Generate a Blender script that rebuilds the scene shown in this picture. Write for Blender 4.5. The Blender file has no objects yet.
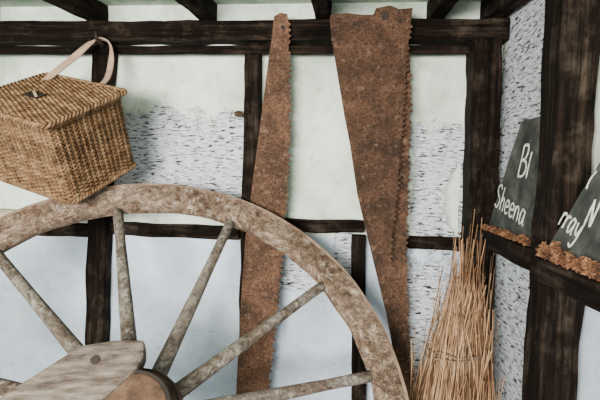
import bpy, math, random
import numpy as np
from mathutils import Vector, Matrix, Euler, noise
random.seed(7)
sc=bpy.context.scene
FLOOR=-0.09
# ---------------------------------------------------------------- helpers
def link(o,parent=None):
    sc.collection.objects.link(o)
    if parent is not None: o.parent=parent
    return o
class MB:
    def __init__(s): s.v=[];s.f=[]
    def tube(s,pts,rad,sides=6,ref=(0,0,1),closed=False,flat=1.0):
        P=[Vector(p) for p in pts];n=len(P);base=len(s.v);ref=Vector(ref)
        for i in range(n):
            if closed: t=P[(i+1)%n]-P[i-1]
            else: t=P[min(i+1,n-1)]-P[max(i-1,0)]
            if t.length<1e-9: t=Vector((1,0,0))
            t.normalize();a=t.cross(ref)
            if a.length<1e-3: a=t.cross(Vector((1,.3,0)))
            a.normalize();b=a.cross(t).normalized()
            rr=rad[i] if hasattr(rad,'__len__') else rad
            for k in range(sides):
                th=2*math.pi*k/sides
                s.v.append(P[i]+a*(rr*math.cos(th))+b*(rr*flat*math.sin(th)))
        m=n if closed else n-1
        for i in range(m):
            j=(i+1)%n
            for k in range(sides):
                l=(k+1)%sides
                s.f.append((base+i*sides+k,base+i*sides+l,base+j*sides+l,base+j*sides+k))
        if not closed:
            s.f.append(tuple(base+k for k in reversed(range(sides))))
            s.f.append(tuple(base+(n-1)*sides+k for k in range(sides)))
    def box(s,lo,hi):
        b=len(s.v)
        for z in (lo[2],hi[2]):
            for x,y in ((lo[0],lo[1]),(hi[0],lo[1]),(hi[0],hi[1]),(lo[0],hi[1])): s.v.append(Vector((x,y,z)))
        for f in ((3,2,1,0),(4,5,6,7),(0,1,5,4),(1,2,6,5),(2,3,7,6),(3,0,4,7)): s.f.append(tuple(b+i for i in f))
    def prism(s,poly,z0,z1,fn=lambda x,y,z:Vector((x,y,z))):
        b=len(s.v);n=len(poly)
        for z in (z0,z1):
            for x,y in poly: s.v.append(fn(x,y,z))
        s.f.append(tuple(b+i for i in reversed(range(n))));s.f.append(tuple(b+n+i for i in range(n)))
        for i in range(n):
            j=(i+1)%n;s.f.append((b+i,b+j,b+n+j,b+n+i))
    def obj(s,name,mat,parent=None,smooth=False,bevel=0,mtx=None):
        me=bpy.data.meshes.new(name);me.from_pydata([tuple(v) for v in s.v],[],s.f);me.update()
        import bmesh
        bm=bmesh.new();bm.from_mesh(me);bmesh.ops.recalc_face_normals(bm,faces=bm.faces);bm.to_mesh(me);bm.free()
        me.materials.append(mat)
        if smooth:
            for p in me.polygons: p.use_smooth=True
        o=bpy.data.objects.new(name,me);link(o,parent)
        if mtx is not None: o.matrix_local=mtx
        if bevel:
            m=o.modifiers.new('bevel','BEVEL');m.width=bevel;m.segments=2;m.limit_method='ANGLE'
        return o
def empty(name,mtx=None):
    e=bpy.data.objects.new(name,None);e.empty_display_size=.1;link(e)
    if mtx is not None:e.matrix_world=mtx
    return e
# ---------------------------------------------------------------- materials
class NT:
    def __init__(s,name,rough=.85,spec=.25):
        s.m=bpy.data.materials.new(name);s.m.use_nodes=True;s.t=s.m.node_tree
        s.b=s.t.nodes['Principled BSDF'];s.b.inputs['Roughness'].default_value=rough
        s.b.inputs['Specular IOR Level'].default_value=spec
    def n(s,ty,**k):
        x=s.t.nodes.new(ty)
        for a,v in k.items(): setattr(x,a,v)
        return x
    def L(s,a,b): s.t.links.new(a,b)
    def coord(s,kind='Object',scale=(1,1,1),loc=(0,0,0)):
        c=s.n('ShaderNodeTexCoord');m=s.n('ShaderNodeMapping')
        m.inputs['Scale'].default_value=scale;m.inputs['Location'].default_value=loc
        s.L(c.outputs[kind],m.inputs['Vector']);return m.outputs[0]
    def noise(s,vec,scale,detail=4,rough=.6,dist=0):
        x=s.n('ShaderNodeTexNoise');x.inputs['Scale'].default_value=scale;x.inputs['Detail'].default_value=detail
        x.inputs['Roughness'].default_value=rough;x.inputs['Distortion'].default_value=dist
        s.L(vec,x.inputs['Vector']);return x.outputs['Fac']
    def ramp(s,fac,stops):
        x=s.n('ShaderNodeValToRGB');e=x.color_ramp.elements
        while len(e)<len(stops): e.new(.5)
        for i,(p,c) in enumerate(stops):
            e[i].position=p;e[i].color=(*c,1) if hasattr(c,'__len__') else (c,c,c,1)
        s.L(fac,x.inputs[0]);return x.outputs[0]
    def mix(s,fac,a,b,mode='MIX'):
        x=s.n('ShaderNodeMix',data_type='RGBA',blend_type=mode)
        for i,v in ((0,fac),(6,a),(7,b)):
            if isinstance(v,bpy.types.NodeSocket): s.L(v,x.inputs[i])
            elif hasattr(v,'__len__'): x.inputs[i].default_value=(*v,1)
            else: x.inputs[i].default_value=v
        return x.outputs[2]
    def math(s,op,a,b=0,c=0,clamp=False):
        x=s.n('ShaderNodeMath',operation=op,use_clamp=clamp)
        for i,v in enumerate((a,b,c)):
            if isinstance(v,bpy.types.NodeSocket): s.L(v,x.inputs[i])
            else: x.inputs[i].default_value=v
        return x.outputs[0]
    def island(s):
        return s.n('ShaderNodeNewGeometry').outputs['Random Per Island']
    def color(s,c): s.L(c,s.b.inputs['Base Color']) if isinstance(c,bpy.types.NodeSocket) else setattr(s.b.inputs['Base Color'],'default_value',(*c,1))
    def bump(s,h,st=.4,d=.01):
        x=s.n('ShaderNodeBump');x.inputs['Strength'].default_value=st;x.inputs['Distance'].default_value=d
        s.L(h,x.inputs['Height']);s.L(x.outputs[0],s.b.inputs['Normal'])
def mat_timber(name,axis,cols=((.002,.0014,.001),(.008,.005,.0035),(.032,.022,.016))):
    m=NT(name,.9,.08);sc_=[50,50,50];sc_[axis]=2.5
    v=m.coord('Object',sc_);a=m.noise(v,1,6,.7,.4)
    v2=m.coord('Object');b=m.noise(v2,7,6,.75)
    g=m.ramp(a,[(.36,cols[0]),(.52,cols[1]),(.75,cols[2])])
    dust=m.ramp(b,[(.50,0),(.66,.75)])
    m.color(m.mix(dust,g,m.ramp(a,[(.4,(.013,.009,.006)),(.62,(.075,.056,.042))])));m.bump(a,1,.014);return m.m
TIM=[mat_timber('dark_timber_'+'xyz'[i],i) for i in range(3)]
def mat_wall(name,regions,horiz='X',base=((.36,.44,.34),(.60,.68,.57),(.80,.86,.78))):
    m=NT(name,.9,.15);v=m.coord('Object')
    n1=m.noise(v,2.3,7,.7,.4);n2=m.noise(v,14,5,.7)
    col=m.ramp(n1,[(.30,base[0]),(.46,base[1]),(.60,base[2])])
    col=m.mix(m.ramp(n2,[(.55,0),(.70,.5)]),col,(.38,.40,.29))
    sp=m.n('ShaderNodeSeparateXYZ');m.L(v,sp.inputs[0])
    X=sp.outputs[horiz];Z=sp.outputs['Z']
    low_shade=m.math('LESS_THAN',Z,1.06)   # bluish shade below the rail, painted into the wall colour
    col=m.mix(m.math('MULTIPLY',low_shade,.85),col,m.mix(.5,m.ramp(n1,[(.3,(.38,.47,.64)),(.6,(.60,.68,.82))]),m.ramp(n2,[(.3,(.34,.42,.55)),(.7,(.70,.76,.86))])))
    mask=None;edge=m.noise(v,8,6,.7)
    for cx,cz,rx,rz in regions:
        dx=m.math('DIVIDE',m.math('ABSOLUTE',m.math('SUBTRACT',X,cx)),rx)
        dz=m.math('DIVIDE',m.math('ABSOLUTE',m.math('SUBTRACT',Z,cz)),rz)
        d=m.math('ADD',m.math('MAXIMUM',dx,dz),m.math('MULTIPLY',m.math('SUBTRACT',edge,.5),1.7))
        k=m.math('MULTIPLY',m.math('SUBTRACT',1.03,d),9,clamp=True)
        mask=k if mask is None else m.math('MAXIMUM',mask,k)
    fn=m.noise(m.coord('Object',(25,25,135)),1,3,.6,.3)
    f2=m.noise(m.coord('Object',(11,11,60),(3,1,7)),1,3,.6,.3)
    fn=m.math('ADD',m.math('MULTIPLY',fn,.75),m.math('MULTIPLY',f2,.25))
    fl=m.ramp(fn,[(.54,0),(.575,1)])
    fb=m.ramp(m.noise(m.coord('Object',(30,30,120),(4,4,9)),1,3),[(.40,(.64,.67,.71)),(.52,(.52,.55,.60)),(.66,(.30,.33,.37))])
    if mask is not None:
        patch=m.mix(fl,fb,(.025,.022,.021))
        col=m.mix(mask,col,patch)
        stray=m.math('MULTIPLY',m.ramp(fn,[(.58,0),(.62,.6)]),m.ramp(edge,[(.5,0),(.6,1)]))
        col=m.mix(stray,col,(.12,.11,.09))
        h=m.math('SUBTRACT',m.math('MULTIPLY',n2,.3),m.math('MULTIPLY',mask,.6))
    else: h=n2
    m.color(col);m.bump(h,.7,.014);return m.m
def mat_simple(name,c1,c2,scale=8,rough=.85,bump=.3,isl=0,c3=None,stretch=(1,1,1)):
    m=NT(name,rough);v=m.coord('Object',stretch);a=m.noise(v,scale,6,.65)
    st=[(.35,c1),(.62,c2)]
    if c3: st=[(.35,c1),(.5,c2),(.66,c3)]
    col=m.ramp(a,st)
    if isl:
        r=m.island();col=m.mix(1,col,m.ramp(r,[(0,(1-isl,)*3),(1,(1+isl*.4,)*3)]),'MULTIPLY')
    m.color(col);m.bump(a,bump,.005);return m.m
M_wall=mat_wall('limewashed_wall',[(-.72,1.38,.34,.22),(.44,1.28,.15,.27),(.43,.62,.17,.36),(-.14,.88,.16,.07),(.02,1.0,.05,.12)])
M_wallR=mat_wall('limewashed_wall_right',[(-.3,1.75,.32,.5),(-.3,.62,.28,.42),(-1.2,1.7,.2,.3)],'Y')
M_wallP=mat_wall('limewashed_plain',[],'X')
M_ceil=mat_simple('limewashed_ceiling',(.22,.30,.23),(.50,.58,.48),9)
M_floor=mat_simple('earth_floor',(.10,.085,.07),(.2,.17,.14),9,c3=(.26,.23,.19))
def mat_wheel(name,a,b,c,w,crk):
    m=NT(name,.9,.15);v=m.coord('Object');n1=m.noise(v,8,7,.75);n2=m.noise(v,38,6,.78);n3=m.noise(v,3,3);n4=m.noise(v,16,8,.8,1.5)
    col=m.ramp(n1,[(.35,a),(.5,b),(.64,c)])
    col=m.mix(m.ramp(n2,[(.52,0),(.62,.8)]),col,w)
    col=m.mix(m.ramp(n2,[(.36,.75),(.46,0)]),col,(.06,.038,.026))
    col=m.mix(m.ramp(n3,[(.5,0),(.62,.3)]),col,(.13,.07,.045))
    c_=m.math('ABSOLUTE',m.math('SUBTRACT',n4,.5));ck=m.ramp(c_,[(.0,crk),(.016,0)])
    col=m.mix(ck,col,(.035,.023,.016))
    m.color(col);m.bump(m.math('SUBTRACT',n2,m.math('MULTIPLY',ck,.7)),.8,.008);return m.m
M_rim=mat_wheel('weathered_felloe',(.10,.06,.04),(.22,.145,.10),(.33,.24,.175),(.47,.385,.30),.75)
M_spoke=mat_wheel('weathered_spoke',(.08,.062,.046),(.16,.132,.106),(.24,.21,.175),(.34,.315,.27),.6)
M_hub=mat_simple('nave_wood',(.03,.017,.010),(.09,.05,.03),14,c3=(.15,.09,.055))
M_block=mat_simple('grey_oak_block',(.05,.035,.026),(.125,.098,.078),7,bump=.9,c3=(.21,.175,.145),stretch=(2,8,2))
M_tyre=mat_simple('rusted_tyre',(.11,.066,.042),(.26,.18,.125),14)
M_iron=mat_simple('black_iron',(.008,.007,.006),(.03,.02,.015),14,rough=.6)
def mat_rust(name,off,k=1.0):
    m=NT(name,.85,.15);v=m.coord('Object',(1,1,1),(off,off,off));n1=m.noise(v,6,8,.75,.6);n2=m.noise(v,95,5,.8);n3=m.noise(v,38,7,.8,.3)
    c=lambda *q:tuple(x*k for x in q)
    col=m.ramp(n1,[(.34,c(.030,.018,.013)),(.47,c(.075,.040,.025)),(.57,c(.115,.058,.034)),(.70,c(.18,.10,.062))])
    col=m.mix(m.ramp(n3,[(.53,0),(.64,.65)]),col,c(.23,.145,.10))
    col=m.mix(m.ramp(n2,[(.48,0),(.60,.8)]),col,c(.020,.013,.010))
    m.color(col);m.bump(m.math('ADD',n3,m.math('MULTIPLY',n2,-.6)),.9,.006);return m.m
M_r1,M_r2,M_r3=mat_rust('rusted_steel_a',0,1.15),mat_rust('rusted_steel_b',3.3,.82),mat_rust('rusted_steel_c',7.7,.95)
M_wick=mat_simple('wicker',(.09,.045,.019),(.19,.105,.050),25,rough=.75,isl=.55,c3=(.29,.18,.095))
M_wickd=mat_simple('wicker_gap_shade',(.02,.01,.005),(.045,.022,.01),25)  # darkened wicker copy: shade between the rods put into the colour
M_leather=mat_simple('pale_leather',(.34,.21,.14),(.52,.36,.26),20,rough=.6)
M_straw=mat_simple('besom_twigs',(.18,.09,.045),(.38,.22,.12),6,rough=.75,isl=.85,c3=(.58,.39,.24))
M_string=mat_simple('twine',(.12,.08,.05),(.22,.15,.10),40)
M_slate=mat_simple('slate',(.018,.021,.019),(.045,.050,.044),11,rough=.8,bump=.9,c3=(.10,.104,.094))
M_chalk=mat_simple('chalk',(.42,.43,.39),(.72,.72,.68),60)
M_soil=mat_simple('crumbled_rust',(.05,.022,.012),(.17,.075,.035),30,isl=.6,c3=(.30,.155,.08))
M_ledge=mat_simple('pale_wood',(.30,.24,.17),(.48,.42,.33),6,stretch=(2,20,20))
M_lime=mat_simple('limewash_flake',(.52,.60,.52),(.76,.82,.74),14)
# ---------------------------------------------------------------- room shell
def slab(name,lo,hi,mat):
    b=MB();b.box(lo,hi);return b.obj(name,mat)
slab('wall_back',(-2.4,0,FLOOR),(.76,.1,2.12),M_wall)
slab('wall_right',(.644,-3.6,FLOOR),(.76,0,2.12),M_wallR)
slab('wall_left',(-2.5,-3.6,FLOOR),(-2.4,.1,2.12),M_wallP)
slab('floor',(-2.5,-3.6,FLOOR-.1),(.76,.1,FLOOR),M_floor)
b=MB();b.prism([(.1,2.075),(-3.6,1.76),(-3.6,1.82),(.1,2.135)],-2.5,.76,lambda x,y,z:Vector((z,x,y)));b.obj('ceiling',M_ceil)
def timber(name,p0,p1,wx,wy,axis,seed=0,amp=.007,bev=.006):
    p0=Vector(p0);p1=Vector(p1);L=(p1-p0).length;n=max(4,int(L/.05))
    if axis==2: a=Vector((1,0,0));c=Vector((0,1,0))
    elif axis==0: a=Vector((0,1,0));c=Vector((0,0,1))
    else: a=Vector((1,0,0));c=Vector((0,0,1))
    mb=MB()
    for i in range(n+1):
        P=p0.lerp(p1,i/n)
        for k,(sx,sy) in enumerate(((-1,-1),(0,-1),(1,-1),(1,0),(1,1),(0,1),(-1,1),(-1,0))):
            q=P+a*(sx*wx/2)+c*(sy*wy/2)
            j=(noise.noise_vector(q*6+Vector((seed*7.3,seed,0)))+noise.noise_vector(q*19+Vector((seed,seed*3,0)))*.4)*amp
            q=q+a*j.x*(1 if sx else 0)+c*j.z*(1 if sy else 0)
            mb.v.append(q)
    for i in range(n):
        for k in range(8):
            l=(k+1)%8;mb.f.append((i*8+k,i*8+l,(i+1)*8+l,(i+1)*8+k))
    mb.f.append(tuple(reversed(range(8))));mb.f.append(tuple(n*8+k for k in range(8)))
    return mb.obj(name,TIM[axis],bevel=bev)
timber('timber_beam',(-2.39,-.045,1.932),(.64,-.045,1.928),.08,.085,0,1)
timber('timber_beam',(-2.39,-.078,1.848),(.49,-.078,1.848),.022,.034,0,2,.003,.003)
timber('timber_rail',(-1.042,-.024,1.064),(-.442,-.024,1.068),.045,.058,0,3)
timber('timber_rail',(-.366,-.024,1.112),(.10,-.024,1.112),.045,.054,0,4)
timber('timber_rail',(.122,-.024,1.062),(.508,-.024,1.055),.045,.055,0,5)
timber('timber_rail',(-2.39,-.024,1.02),(-1.142,-.024,1.055),.045,.06,0,6)
timber('timber_post',(-1.12,-.032,FLOOR),(-1.07,-.032,1.885),.09,.062,2,7)
timber('timber_post',(-.405,-.032,FLOOR),(-.395,-.032,1.885),.066,.062,2,8)
timber('timber_post',(.115,-.03,FLOOR),(.078,-.03,1.08),.06,.055,2,9)
timber('timber_post',(.587,-.06,FLOOR),(.552,-.06,1.885),.11,.11,2,10)
timber('timber_post',(.580,-.685,FLOOR),(.580,-.685,1.915),.095,.11,2,11,.010)
timber('timber_rail',(.584,-.125,1.108),(.584,-.622,1.108),.11,.06,1,12)
timber('timber_rail',(.562,-.748,1.112),(.562,-1.9,1.112),.15,.056,1,13)
for i,x in enumerate((-2.1,-1.62,-1.10,-.60,-.10,.36)):
    timber('ceiling_rafter',(x,-.0,2.024),(x+.02,-3.5,1.724),.062,.088,1,20+i)
timber('ceiling_rafter',(.585,-.0,2.024),(.60,-3.5,1.724),.075,.088,1,27)
timber('wall_ledge',(-2.3,-.05,1.125),(-1.17,-.05,1.115),.06,.035,0,30,.003).data.materials[0]=M_ledge
b=MB();b.tube([(-.435,-.05,1.585),(-.455,-.055,1.585),(-.47,-.058,1.583)],[.012,.014,.009],8);b.obj('wooden_knob',M_hub,smooth=True)
# curling sheet of limewash beside the bare patch, right of the saws
mb=MB()
def flake(cx,cz,wd_,ht,lift,seed,lean=0):
    b0=len(mb.v);nu,nv=12,26
    for j in range(nv+1):
        v_=j/nv
        jagl=.5*noise.noise(Vector((seed+v_*7,0,0)))+.35*noise.noise(Vector((seed,v_*19,0)))
        wl=wd_*(math.sin(math.pi*min(max(v_,.04),.96))**.5)*(1+jagl)
        for i in range(nu+1):
            u_=i/nu
            x=cx+wd_*.5-wl*(1-u_)+lean*(v_-.5);z=cz+(v_-.5)*ht
            y=-.0012-lift*max(0,(1-u_*1.7))**2*(.6+jagl)
            mb.v.append(Vector((x,y,z)))
    for j in range(nv):
        for i in range(nu):
            a=b0+j*(nu+1)+i;mb.f.append((a,a+1,a+nu+2,a+nu+1))
flake(.462,1.24,.07,.30,.030,1,.0)
mb.obj('peeling_limewash',M_lime,smooth=True)
# ---------------------------------------------------------------- saws
def toothed(pts,pitch,depth):
    P=[Vector(p) for p in pts];out=[]
    segs=[(P[i],P[i+1]) for i in range(len(P)-1)]
    L=sum((b-a).length for a,b in segs);n=int(L/pitch)
    def at(s):
        for a,b in segs:
            l=(b-a).length
            if s<=l: return a.lerp(b,s/l),(b-a).normalized()
            s-=l
        return segs[-1][1],(segs[-1][1]-segs[-1][0]).normalized()
    for i in range(n):
        s=L*i/n;p,t=at(s);out.append(tuple(p))
        d=depth*random.uniform(.7,1.1)
        if i%6==5: d*=.15
        for f_,g in ((.42,1),(.56,.97)):
            q,t=at(s+L/n*f_);nr=Vector((t.y,-t.x));out.append(tuple(q+nr*d*g))
        q,t=at(s+L/n*.92);out.append(tuple(q))
    out.append(tuple(P[-1]));return out
def saw(name,poly,y,mat,th=.003):
    mb=MB();mb.prism(poly,y-th/2,y+th/2,lambda x,z,yy:Vector((x,yy,z)))
    return mb.obj(name,mat)
r1=toothed([(-.29,.06),(-.293,.35),(-.288,.47),(-.265,.70),(-.245,1.01),(-.230,1.27),(-.227,1.52),(-.235,1.81),(-.24,1.955)],.023,.013)
s_1=saw('pit_saw',[(-.30,1.975),(-.305,1.9),(-.318,1.81),(-.338,1.62),(-.36,1.43),(-.385,1.2),(-.402,1.05),(-.415,.78),(-.425,.5),(-.43,.34),(-.43,.06)]+r1+[(-.245,1.985),(-.275,1.99)],-.105,M_r1)
r2=toothed([(.200,.985),(.206,1.10),(.216,1.24),(.228,1.52),(.234,1.80),(.245,1.93)],.021,.013)
s_2=saw('crosscut_saw',[(-.07,1.965),(-.062,1.88),(-.03,1.72),(.0,1.57),(.03,1.44),(.062,1.30),(.10,1.17),(.145,1.06),(.18,.98)]+r2+[(.252,1.99),(.20,1.985),(.165,2.0),(.11,1.99),(.10,1.965),(.06,1.965),(.0,1.972)],-.142,M_r2)
r3=toothed([(.34,.20),(.325,.41),(.288,.69),(.266,1.03),(.262,1.30),(.260,1.53),(.256,1.75)],.023,.013)
s_3=saw('crosscut_saw',[(.02,1.93),(.03,1.44),(.062,1.26),(.10,1.12),(.155,.92),(.20,.76),(.245,.55),(.275,.39),(.30,.20)]+r3+[(.24,1.93)],-.112,M_r3)
for o,lst in ((s_1,[(-.262,1.93,-.107,-.112)]),(s_2,[(.03,1.93,-.144,-.150),(.205,1.94,-.144,-.150)])):
    b=MB()
    for x,z,ya,yb in lst: b.tube([(x,ya,z),(x,yb,z)],.009,8,(1,0,0))
    b.obj('nail_heads',M_iron,o)
b=MB();b.box((.135,-.1465,1.945),(.16,-.1436,1.975));b.obj('handle_slot',M_iron,s_2)
# ---------------------------------------------------------------- wheel
yw,ln=.336,.689
A=Vector((math.cos(yw),math.sin(yw),0));N=Vector((math.sin(yw)*math.cos(ln),-math.cos(yw)*math.cos(ln),math.sin(ln)));B=N.cross(A)
Wc=Vector((-.578,-.726,.600));MW=Matrix(((A.x,B.x,N.x,Wc.x),(A.y,B.y,N.y,Wc.y),(A.z,B.z,N.z,Wc.z),(0,0,0,1)))
wheel=empty('wagon_wheel',MW);R=.856
def ring(mb,prof,a0,a1,steps,full=False,wob=0):
    b=len(mb.v);n=len(prof)
    for i in range(steps if full else steps+1):
        th=a0+(a1-a0)*i/steps
        for (r_,z) in prof:
            w=wob*noise.noise(Vector((math.cos(th)*9*r_,math.sin(th)*9*r_,z*20)))
            mb.v.append(Vector(((r_+w)*math.cos(th),(r_+w)*math.sin(th),z+w*.6)))
    for i in range(steps):
        j=(i+1)%steps if full else i+1
        for k in range(n):
            l=(k+1)%n;mb.f.append((b+i*n+k,b+i*n+l,b+j*n+l,b+j*n+k))
    if not full:
        mb.f.append(tuple(b+k for k in range(n)));mb.f.append(tuple(b+steps*n+k for k in reversed(range(n))))
mb=MB();h=.034
pr=[(.752,-h+.012),(.764,-h),(R-.012,-h),(R-.012,h),(.766,h),(.755,h-.008),(.750,0)]
for k in range(6):
    a0=math.radians(18+60*k)+.0008;a1=math.radians(78+60*k)-.0008
    ring(mb,pr,a0,a1,30,wob=.006)
mb.obj('felloes',M_rim,wheel,bevel=.0012)
mb=MB();ring(mb,[(R-.0125,-h+.002),(R-.002,-h),(R,-h+.004),(R,h-.004),(R-.002,h),(R-.0125,h-.002)],0,2*math.pi,120,True,.002);mb.obj('tyre',M_tyre,wheel)
for i,a in enumerate((5,32.5,66.5,99.5,131,161,191,221,250,278,306,335)):
    t=math.radians(a);d=Vector((math.cos(t),math.sin(t),0));pts=[];rad=[]
    for s in range(13):
        f_=s/12;r_=.10+f_*.67
        pts.append(d*r_+Vector((0,0,-.012*(1-f_))));rad.append(.0275-.009*min(1,f_*1.4)+.0012*noise.noise(Vector((i,f_*6,0))))
    mb=MB();mb.tube(pts,rad,12,(0,0,1),flat=1.1);mb.obj('spoke_%d'%(i+1),M_spoke,wheel,smooth=True)
mb=MB();prof=[(-.20,.085),(-.15,.105),(-.07,.135),(-.04,.14),(.04,.14),(.07,.13),(.12,.105),(.155,.095)]
mb.tube([(0,0,z) for z,_ in prof],[r_ for _,r_ in prof],28,(1,0,0));mb.obj('nave',M_hub,wheel,smooth=False,bevel=.004)
mb=MB()
for z in (-.10,.075,.14): ring(mb,[(.09,z-.012),(.128 if z<.1 else .104,z-.012),(.128 if z<.1 else .104,z+.012),(.09,z+.012)],0,2*math.pi,40,True)
mb.obj('nave_bands',M_iron,wheel)
mb=MB();poly=[(.025,.185),(.028,.135),(.0,.09),(-.07,.028),(-.13,-.03),(-.26,-.15),(-.47,-.06),(-.29,.08),(-.21,.135),(-.145,.18),(-.06,.19)]
mb.prism(poly,.085,.165);o=mb.obj('axle_block',M_block,wheel,bevel=.012)
mb=MB();mb.tube([(-.10,.135,.163),(-.10,.135,.169)],.012,12,(1,0,0));mb.obj('bolt_hole',M_iron,wheel)
# ---------------------------------------------------------------- basket
Cb=Vector((0,-1.9,1.33));BK=.965
Ob=Cb+(Vector((-.971,-.4205,1.196))-Cb)*BK
MBk=Matrix.Translation(Ob)@Euler((.498,.209,-.284)).to_matrix().to_4x4()
basket=empty('wicker_basket',MBk)
w,dp,hh=.405,.325,.290
INS=.002
def perim(inset,n,r_=.025):
    x0,x1,y0,y1=-w+inset,-inset,inset,dp-inset
    segs=[((x0+r_,y0),(x1-r_,y0),(0,-1)),((x1,y0+r_),(x1,y1-r_),(1,0)),((x1-r_,y1),(x0+r_,y1),(0,1)),((x0,y1-r_),(x0,y0+r_),(-1,0))]
    cs=[((x1-r_,y0+r_),-90),((x1-r_,y1-r_),0),((x0+r_,y1-r_),90),((x0+r_,y0+r_),180)]
    dense=[];pts=[]
    for (a,b_,nn),(c,st) in zip(segs,cs):
        for i in range(40): f_=i/40;dense.append((a[0]+(b_[0]-a[0])*f_,a[1]+(b_[1]-a[1])*f_,nn[0],nn[1]))
        for i in range(8):
            th=math.radians(st+90*i/8);dense.append((c[0]+r_*math.cos(th),c[1]+r_*math.sin(th),math.cos(th),math.sin(th)))
    acc=[0]
    for i in range(1,len(dense)+1):
        p,q=dense[i-1],dense[i%len(dense)];acc.append(acc[-1]+math.hypot(p[0]-q[0],p[1]-q[1]))
    Lt=acc[-1];j=0
    for i in range(n):
        s=Lt*i/n
        while acc[j+1]<s: j+=1
        f_=(s-acc[j])/(acc[j+1]-acc[j]+1e-9);p,q=dense[j],dense[(j+1)%len(dense)]
        pts.append(tuple(p[k]+(q[k]-p[k])*f_ for k in range(4)))
    return pts
NS=64
mb=MB();rows=38
for rI in range(rows):
    z=.012+(hh-.02)*rI/(rows-1);ins=INS*(1-z/hh)+.004
    pts=[]
    P=perim(ins,NS*2)
    for i,(x,y,nx,ny) in enumerate(P):
        ph=math.cos(math.pi*(i/2+rI))
        o_=.0048*ph+random.uniform(-.0008,.0008)
        pts.append((x+nx*o_,y+ny*o_,z+random.uniform(-.0009,.0009)))
    mb.tube(pts,.0033,6,(0,0,1),True)
mb.obj('weave',M_wick,basket,smooth=True)
mb=MB()
for i in range(NS):
    pts=[]
    for z in np.linspace(.0,hh,5):
        ins=INS*(1-z/hh)+.004;x,y,nx,ny=perim(ins,NS)[i];pts.append((x+nx*.001,y+ny*.001,z))
    mb.tube(pts,.0042,6,(1,0,0))
mb.obj('stakes',M_wick,basket,smooth=True)
mb=MB()
b0=[(-w+.014,.014),(-.014,.014),(-.014,dp-.014),(-w+.014,dp-.014)];b1=[(-w+.013,.013),(-.013,.013),(-.013,dp-.013),(-w+.013,dp-.013)]
for x,y in b0: mb.v.append(Vector((x,y,.006)))
for x,y in b1: mb.v.append(Vector((x,y,hh)))
mb.f+=[(3,2,1,0),(4,5,6,7),(0,1,5,4),(1,2,6,5),(2,3,7,6),(3,0,4,7)];mb.obj('gap_shade_core',M_wickd,basket)  # added solid core, painted dark as the shade behind the weave
def rope(mb,P,r_,pitch,strands=3,rr=.55):
    n=len(P);L=sum((Vector(P[i])-Vector(P[i-1])).length for i in range(n));turns=round(L/pitch)
    for s in range(strands):
        pts=[]
        for i in range(n):
            t=(Vector(P[(i+1)%n])-Vector(P[i-1])).normalized();a=t.cross(Vector((0,0,1))).normalized();b_=a.cross(t)
            th=2*math.pi*(turns*i/n+s/strands);pts.append(Vector(P[i])+a*r_*math.cos(th)+b_*r_*math.sin(th))
        mb.tube(pts,r_*rr*1.35,6,(0,0,1),True)
mb=MB()
rope(mb,[(x,y,.006) for x,y,_,_ in perim(.004,360)],.006,.04)
rope(mb,[(x,y,hh) for x,y,_,_ in perim(.002,360)],.005,.04)
mb.obj('borders',M_wick,basket,smooth=True)
mb=MB();zl=hh+.016;ov=.012;x0,x1,y0,y1=-w-ov,ov,-ov,dp+ov
nst=24;ry=int((y1-y0-.02)/.0076)
def bow(x,y): return .010*math.sin(math.pi*(x-x0)/(x1-x0))*math.sin(math.pi*(y-y0)/(y1-y0))
for j in range(ry):
    y=y0+.012+j*.0076;pts=[]
    for i in range(nst*2+1):
        x=x0+.006+(x1-x0-.012)*i/(nst*2);zz=.0045*math.cos(math.pi*(i/2+j))
        pts.append((x,y,zl+zz+bow(x,y)))
    mb.tube(pts,.0034,6,(0,0,1))
for i in range(nst+1):
    x=x0+.006+(x1-x0-.012)*i/nst
    mb.tube([(x,y0+(y1-y0)*k/6,zl+bow(x,y0+(y1-y0)*k/6)) for k in range(7)],.004,6)
rope(mb,[(x+(x+w/2)*.06,y+(y-dp/2)*.075,zl) for x,y,_,_ in perim(.0,380,.02)],.006,.045)
mb.obj('lid',M_wick,basket,smooth=True)
mb=MB();mb.box((-w,0,zl-.008),(0,dp,zl-.002));mb.obj('lid_backing',M_wickd,basket)
mb=MB();mb.box((-w*.62,dp*.36,zl+.014),(-w*.44,dp*.48,zl+.018));mb.obj('lid_opening',M_iron,basket)
mb=MB();mb.tube([(-w*.60,dp*.50,zl+.018),(-w*.57,dp*.46,zl+.024),(-w*.52,dp*.42,zl+.026),(-w*.46,dp*.38,zl+.018)],.005,6,(0,0,1),flat=.3);mb.obj('lid_fastening',M_leather,basket,smooth=True)
inv=MBk.inverted()
def ribbon(mb,pts,wd,th,sides):
    P=[Vector(p) for p in pts];Q=[];S=[]
    for i in range(len(P)-1):
        a=P[max(i-1,0)];b_=P[i];c=P[i+1];d=P[min(i+2,len(P)-1)]
        for k in range(8):
            t=k/8;Q.append(.5*((2*b_)+(c-a)*t+(2*a-5*b_+4*c-d)*t*t+(3*b_-a-3*c+d)*t**3));S.append(Vector(sides[i]).lerp(Vector(sides[i+1]),t))
    Q.append(P[-1]);S.append(Vector(sides[-1]));b0=len(mb.v)
    for i,q in enumerate(Q):
        t=(Q[min(i+1,len(Q)-1)]-Q[max(i-1,0)]).normalized();sd=S[i];s=(sd-t*sd.dot(t)).normalized();n_=t.cross(s)
        for sx,sy in ((-1,-1),(1,-1),(1,1),(-1,1)): mb.v.append(q+s*wd*sx/2+n_*th*sy/2)
    for i in range(len(Q)-1):
        for k in range(4):
            l=(k+1)%4;mb.f.append((b0+i*4+k,b0+i*4+l,b0+i*4+4+l,b0+i*4+4+k))
mb=MB()
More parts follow.
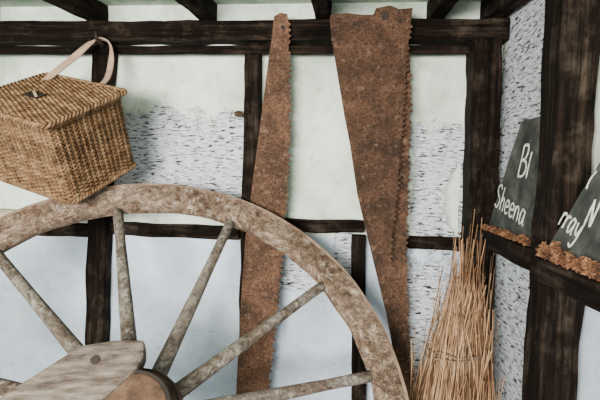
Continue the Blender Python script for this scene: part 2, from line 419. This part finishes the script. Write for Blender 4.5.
pts=[(-1.15,-.33,1.65),(-1.14,-.28,1.70),(-1.10,-.20,1.79),(-1.065,-.145,1.862),(-1.035,-.125,1.882),(-.995,-.125,1.86),(-.975,-.15,1.78),(-.965,-.20,1.70),(-.955,-.30,1.64)]
sd=[(1,0,0),(1,0,-.3),(1,0,-.5),(.6,-.5,-.4),(0,-1,.1),(.4,-.8,0),(1,-.3,.1),(1,-.2,.1),(1,0,0)]
ribbon(mb,[inv@Vector(p) for p in pts],.030,.004,[inv.to_3x3()@Vector(s) for s in sd])
mb.obj('strap',M_leather,basket,smooth=False)
b=MB();b.tube([(-1.035,-.066,1.862),(-1.035,-.155,1.870),(-1.035,-.165,1.90)],[.008,.007,.005],8,(1,0,0));b.obj('iron_peg',M_iron,smooth=True)
# ---------------------------------------------------------------- besom broom
broom=empty('besom_broom',Matrix.Translation((.42,-.33,FLOOR)))
def hw(z):
    if z>1.02: return .030
    if z>.55: return .030+(1.02-z)/.47*.105
    return .135+(.55-z)*.03
def strand(mb,top,ux,uy,r_,jit=1):
    pts=[];rd=[];ph=random.uniform(0,6);lx=random.gauss(0,.012)*jit;ly=random.gauss(0,.01)*jit
    for k in range(9):
        f_=k/8;z=FLOOR+.004+(top-FLOOR)*f_
        cx=.40+.045*max(0,(z-.3))/.7 if z<1.0 else .445+(z-1.0)*.02
        pts.append((cx-.42+ux*hw(z)+lx*f_**3*2+.0025*math.sin(ph+k),uy*hw(z)*.6+ly*f_**3*2,z-FLOOR));rd.append(r_*(1-.55*f_))
    mb.tube(pts,rd,4,(0,1,0))
mb=MB()
for i in range(580):
    a=random.uniform(0,6.283);q=math.sqrt(random.random())
    top=min(1.12,random.gauss(.89,.11))
    if random.random()<.35: top=random.uniform(.58,.88)
    strand(mb,top,q*math.cos(a),q*math.sin(a),random.uniform(.0016,.0036),1.4)
for i in range(14):
    strand(mb,random.uniform(1.02,1.24),random.uniform(-.6,1.4),random.uniform(-.5,.5),.0021,1.0)
mb.obj('twigs',M_straw,broom)
mb=MB()
for zz,sl in ((.705,.012),(.716,-.004)):
    pts=[]
    for i in range(40):
        th=2*math.pi*i/40;c=.40+.045*(zz-.3)/.7-.42
        pts.append((c+(hw(zz)+.003)*math.cos(th),(hw(zz)*.6+.003)*math.sin(th),zz-FLOOR+sl*math.cos(th)+.004*math.sin(5*th)))
    mb.tube(pts,.0030,6,(0,0,1),True)
mb.obj('binding',M_string,broom,smooth=True)
# ---------------------------------------------------------------- slates with chalk writing
GL={'B':([[(0,0),(.05,1)],[(.05,1),(.4,1),(.5,.8),(.35,.58),(.05,.52)],[(.05,.52),(.45,.48),(.6,.25),(.4,.02),(0,0)]],.72),
'l':([[(.10,.0),(.06,.10),(.10,.80)]],.3),
'S':([[(.55,.85),(.4,1),(.15,.95),(.08,.75),(.25,.55),(.48,.42),(.5,.2),(.3,0),(.05,.1)]],.68),
'h':([[(.05,0),(.12,1)],[(.08,.35),(.25,.55),(.38,.45),(.4,0)]],.55),
'e':([[(.05,.28),(.42,.34),(.38,.52),(.2,.56),(.06,.35),(.1,.08),(.28,0),(.45,.1)]],.55),
'n':([[(.05,0),(.08,.55)],[(.07,.35),(.22,.55),(.38,.45),(.42,0)]],.56),
'a':([[(.42,.5),(.2,.56),(.06,.3),(.12,.03),(.3,.08),(.42,.4)],[(.44,.55),(.42,.1),(.52,0)]],.6),
'r':([[(.05,0),(.08,.55)],[(.07,.35),(.2,.54),(.36,.5)]],.42),
'y':([[(.05,.55),(.12,.2),(.28,.15),(.42,.5)],[(.45,.58),(.4,0),(.25,-.35),(.02,-.3)]],.55),
'N':([[(.03,0),(.08,1)],[(.08,1),(.5,.02)],[(.5,.02),(.58,1)]],.75),
'R':([[(0,0),(.05,1)],[(.05,1),(.42,.98),(.5,.75),(.3,.52),(.03,.5)],[(.2,.5),(.55,0)]],.7),
'(':([[(.25,1),(.08,.6),(.1,.2),(.2,0)]],.3)}
def write(mb,text,s,t,size,rot=0,sx=1,rad=.0032):
    ca,sa=math.cos(rot),math.sin(rot);x=0
    for ch in text:
        st,adv=GL[ch]
        for line in st:
            P=[Vector((x+p[0]*sx,p[1])) for p in line];Q=[]
            for i in range(len(P)-1):
                a=P[max(i-1,0)];b_=P[i];c=P[i+1];d=P[min(i+2,len(P)-1)]
                for k in range(5):
                    u_=k/5;Q.append(.5*((2*b_)+(c-a)*u_+(2*a-5*b_+4*c-d)*u_*u_+(3*b_-a-3*c+d)*u_**3) if len(P)>2 else b_.lerp(c,u_))
            Q.append(P[-1])
            mb.tube([(s+size*(q.x*ca-q.y*sa),t+size*(q.x*sa+q.y*ca),.0062) for q in Q],[rad*random.uniform(.7,1.25) for q in Q],6,(0,0,1),flat=.3)
        x+=adv*sx
def frame(o,e2):
    e1=Vector((0,-1,0));e2=Vector(e2).normalized();n_=e1.cross(e2)
    return Matrix(((e1.x,e2.x,n_.x,o[0]),(e1.y,e2.y,n_.y,o[1]),(e1.z,e2.z,n_.z,o[2]),(0,0,0,1)))
def jag(poly,n=6,a=.004):
    out=[]
    for i in range(len(poly)):
        p=Vector(poly[i]);q=Vector(poly[(i+1)%len(poly)])
        for k in range(n):
            v=p.lerp(q,k/n);out.append((v.x+random.uniform(-a,a)*(k>0),v.y+random.uniform(-a,a)*(k>0)))
    return out
s1=empty('chalked_slate',frame((.580,-.145,1.147),(.045,0,.39)))
mb=MB();mb.prism(jag([(0,0),(.46,0),(.46,.395),(.15,.395)],9,.004),-.006,.006);mb.obj('slate_panel',M_slate,s1,bevel=.002)
mb=MB();write(mb,'Bl',.205,.20,.105,-.08,.85,.0046);write(mb,'Sheena',.028,.085,.085,-.16,1.0,.0038);mb.obj('chalk_lettering',M_chalk,s1)
s2=empty('chalked_slate',frame((.518,-.757,1.147),(.09,0,.34)))
mb=MB();mb.prism(jag([(0,0),(.60,0),(.62,.36),(.165,.36)],9,.004),-.006,.006);mb.obj('slate_panel',M_slate,s2,bevel=.002)
mb=MB();write(mb,'rray',.022,.080,.062,-.25,.88,.0032);write(mb,'N',.130,.090,.060,-.1,.8,.0038);write(mb,'(',.085,.175,.045,-.3,1,.0030);write(mb,'R',.17,.23,.08,-.1,.9,.0045);mb.obj('chalk_lettering',M_chalk,s2)
def debris(name,xc,xw,ya,yb,z0,hmax,n):
    """matted heap of rust flakes and dead moss fibres lying on the ledge"""
    mb=MB()
    for i in range(n):
        f_=random.random();y=ya+(yb-ya)*f_;q=random.uniform(-1,1);x=xc+xw*q
        top=hmax*(.65+.6*noise.noise(Vector((y*22,0,0))))*(1-q*q*.6)
        z=z0+.002+random.random()*max(.004,top)
        d=Vector((random.uniform(-1,1),random.uniform(-1,1),random.uniform(-.6,.6))).normalized()*random.uniform(.006,.018)
        c=Vector((x,y,z));a=c-d*.5;e=c+d*.5;a.z=max(a.z,z0+.001);e.z=max(e.z,z0+.001)
        m_=c+Vector((random.uniform(-.003,.003),random.uniform(-.003,.003),.002))
        r_=random.uniform(.0012,.004);mb.tube([a,m_,e],[r_*.5,r_,r_*.4],5,(0,0,1),flat=random.uniform(.4,1))
    return mb.obj(name,M_soil)
debris('crumbled_rust_debris',.5005,.009,-.765,-1.25,1.142,.048,2200)
debris('crumbled_rust_debris',.553,.013,-.17,-.60,1.140,.026,1000)
# ---------------------------------------------------------------- lighting
wd=bpy.data.worlds.new('overcast_sky');sc.world=wd;wd.use_nodes=True
wd.node_tree.nodes['Background'].inputs[0].default_value=(.78,.88,1,1);wd.node_tree.nodes['Background'].inputs[1].default_value=1.25
def area(name,loc,target,size,sy,e,col):
    l=bpy.data.lights.new(name,'AREA');l.shape='RECTANGLE';l.size=size;l.size_y=sy;l.energy=e;l.color=col
    o=link(bpy.data.objects.new(name,l));o.location=loc
    o.rotation_euler=(Vector(target)-Vector(loc)).to_track_quat('-Z','Y').to_euler();return o
area('daylight_opening',(-.9,-3.4,1.40),(.1,0,1.5),1.4,.6,265,(1,.965,.885))
# ---------------------------------------------------------------- camera
r=Vector((.9949,.0973,.0261));u=Vector((-.0316,.0548,.998));F=Vector((-.0957,.9937,-.0576))
r.normalize();F.normalize();u=r.cross(F).normalized();F=u.cross(r)
cam=bpy.data.cameras.new('camera');cam.lens=26;cam.sensor_width=36;cam.clip_start=.02
co=link(bpy.data.objects.new('camera',cam))
co.matrix_world=Matrix(((r.x,u.x,-F.x,0),(r.y,u.y,-F.y,-1.9),(r.z,u.z,-F.z,1.33),(0,0,0,1)))
sc.camera=co
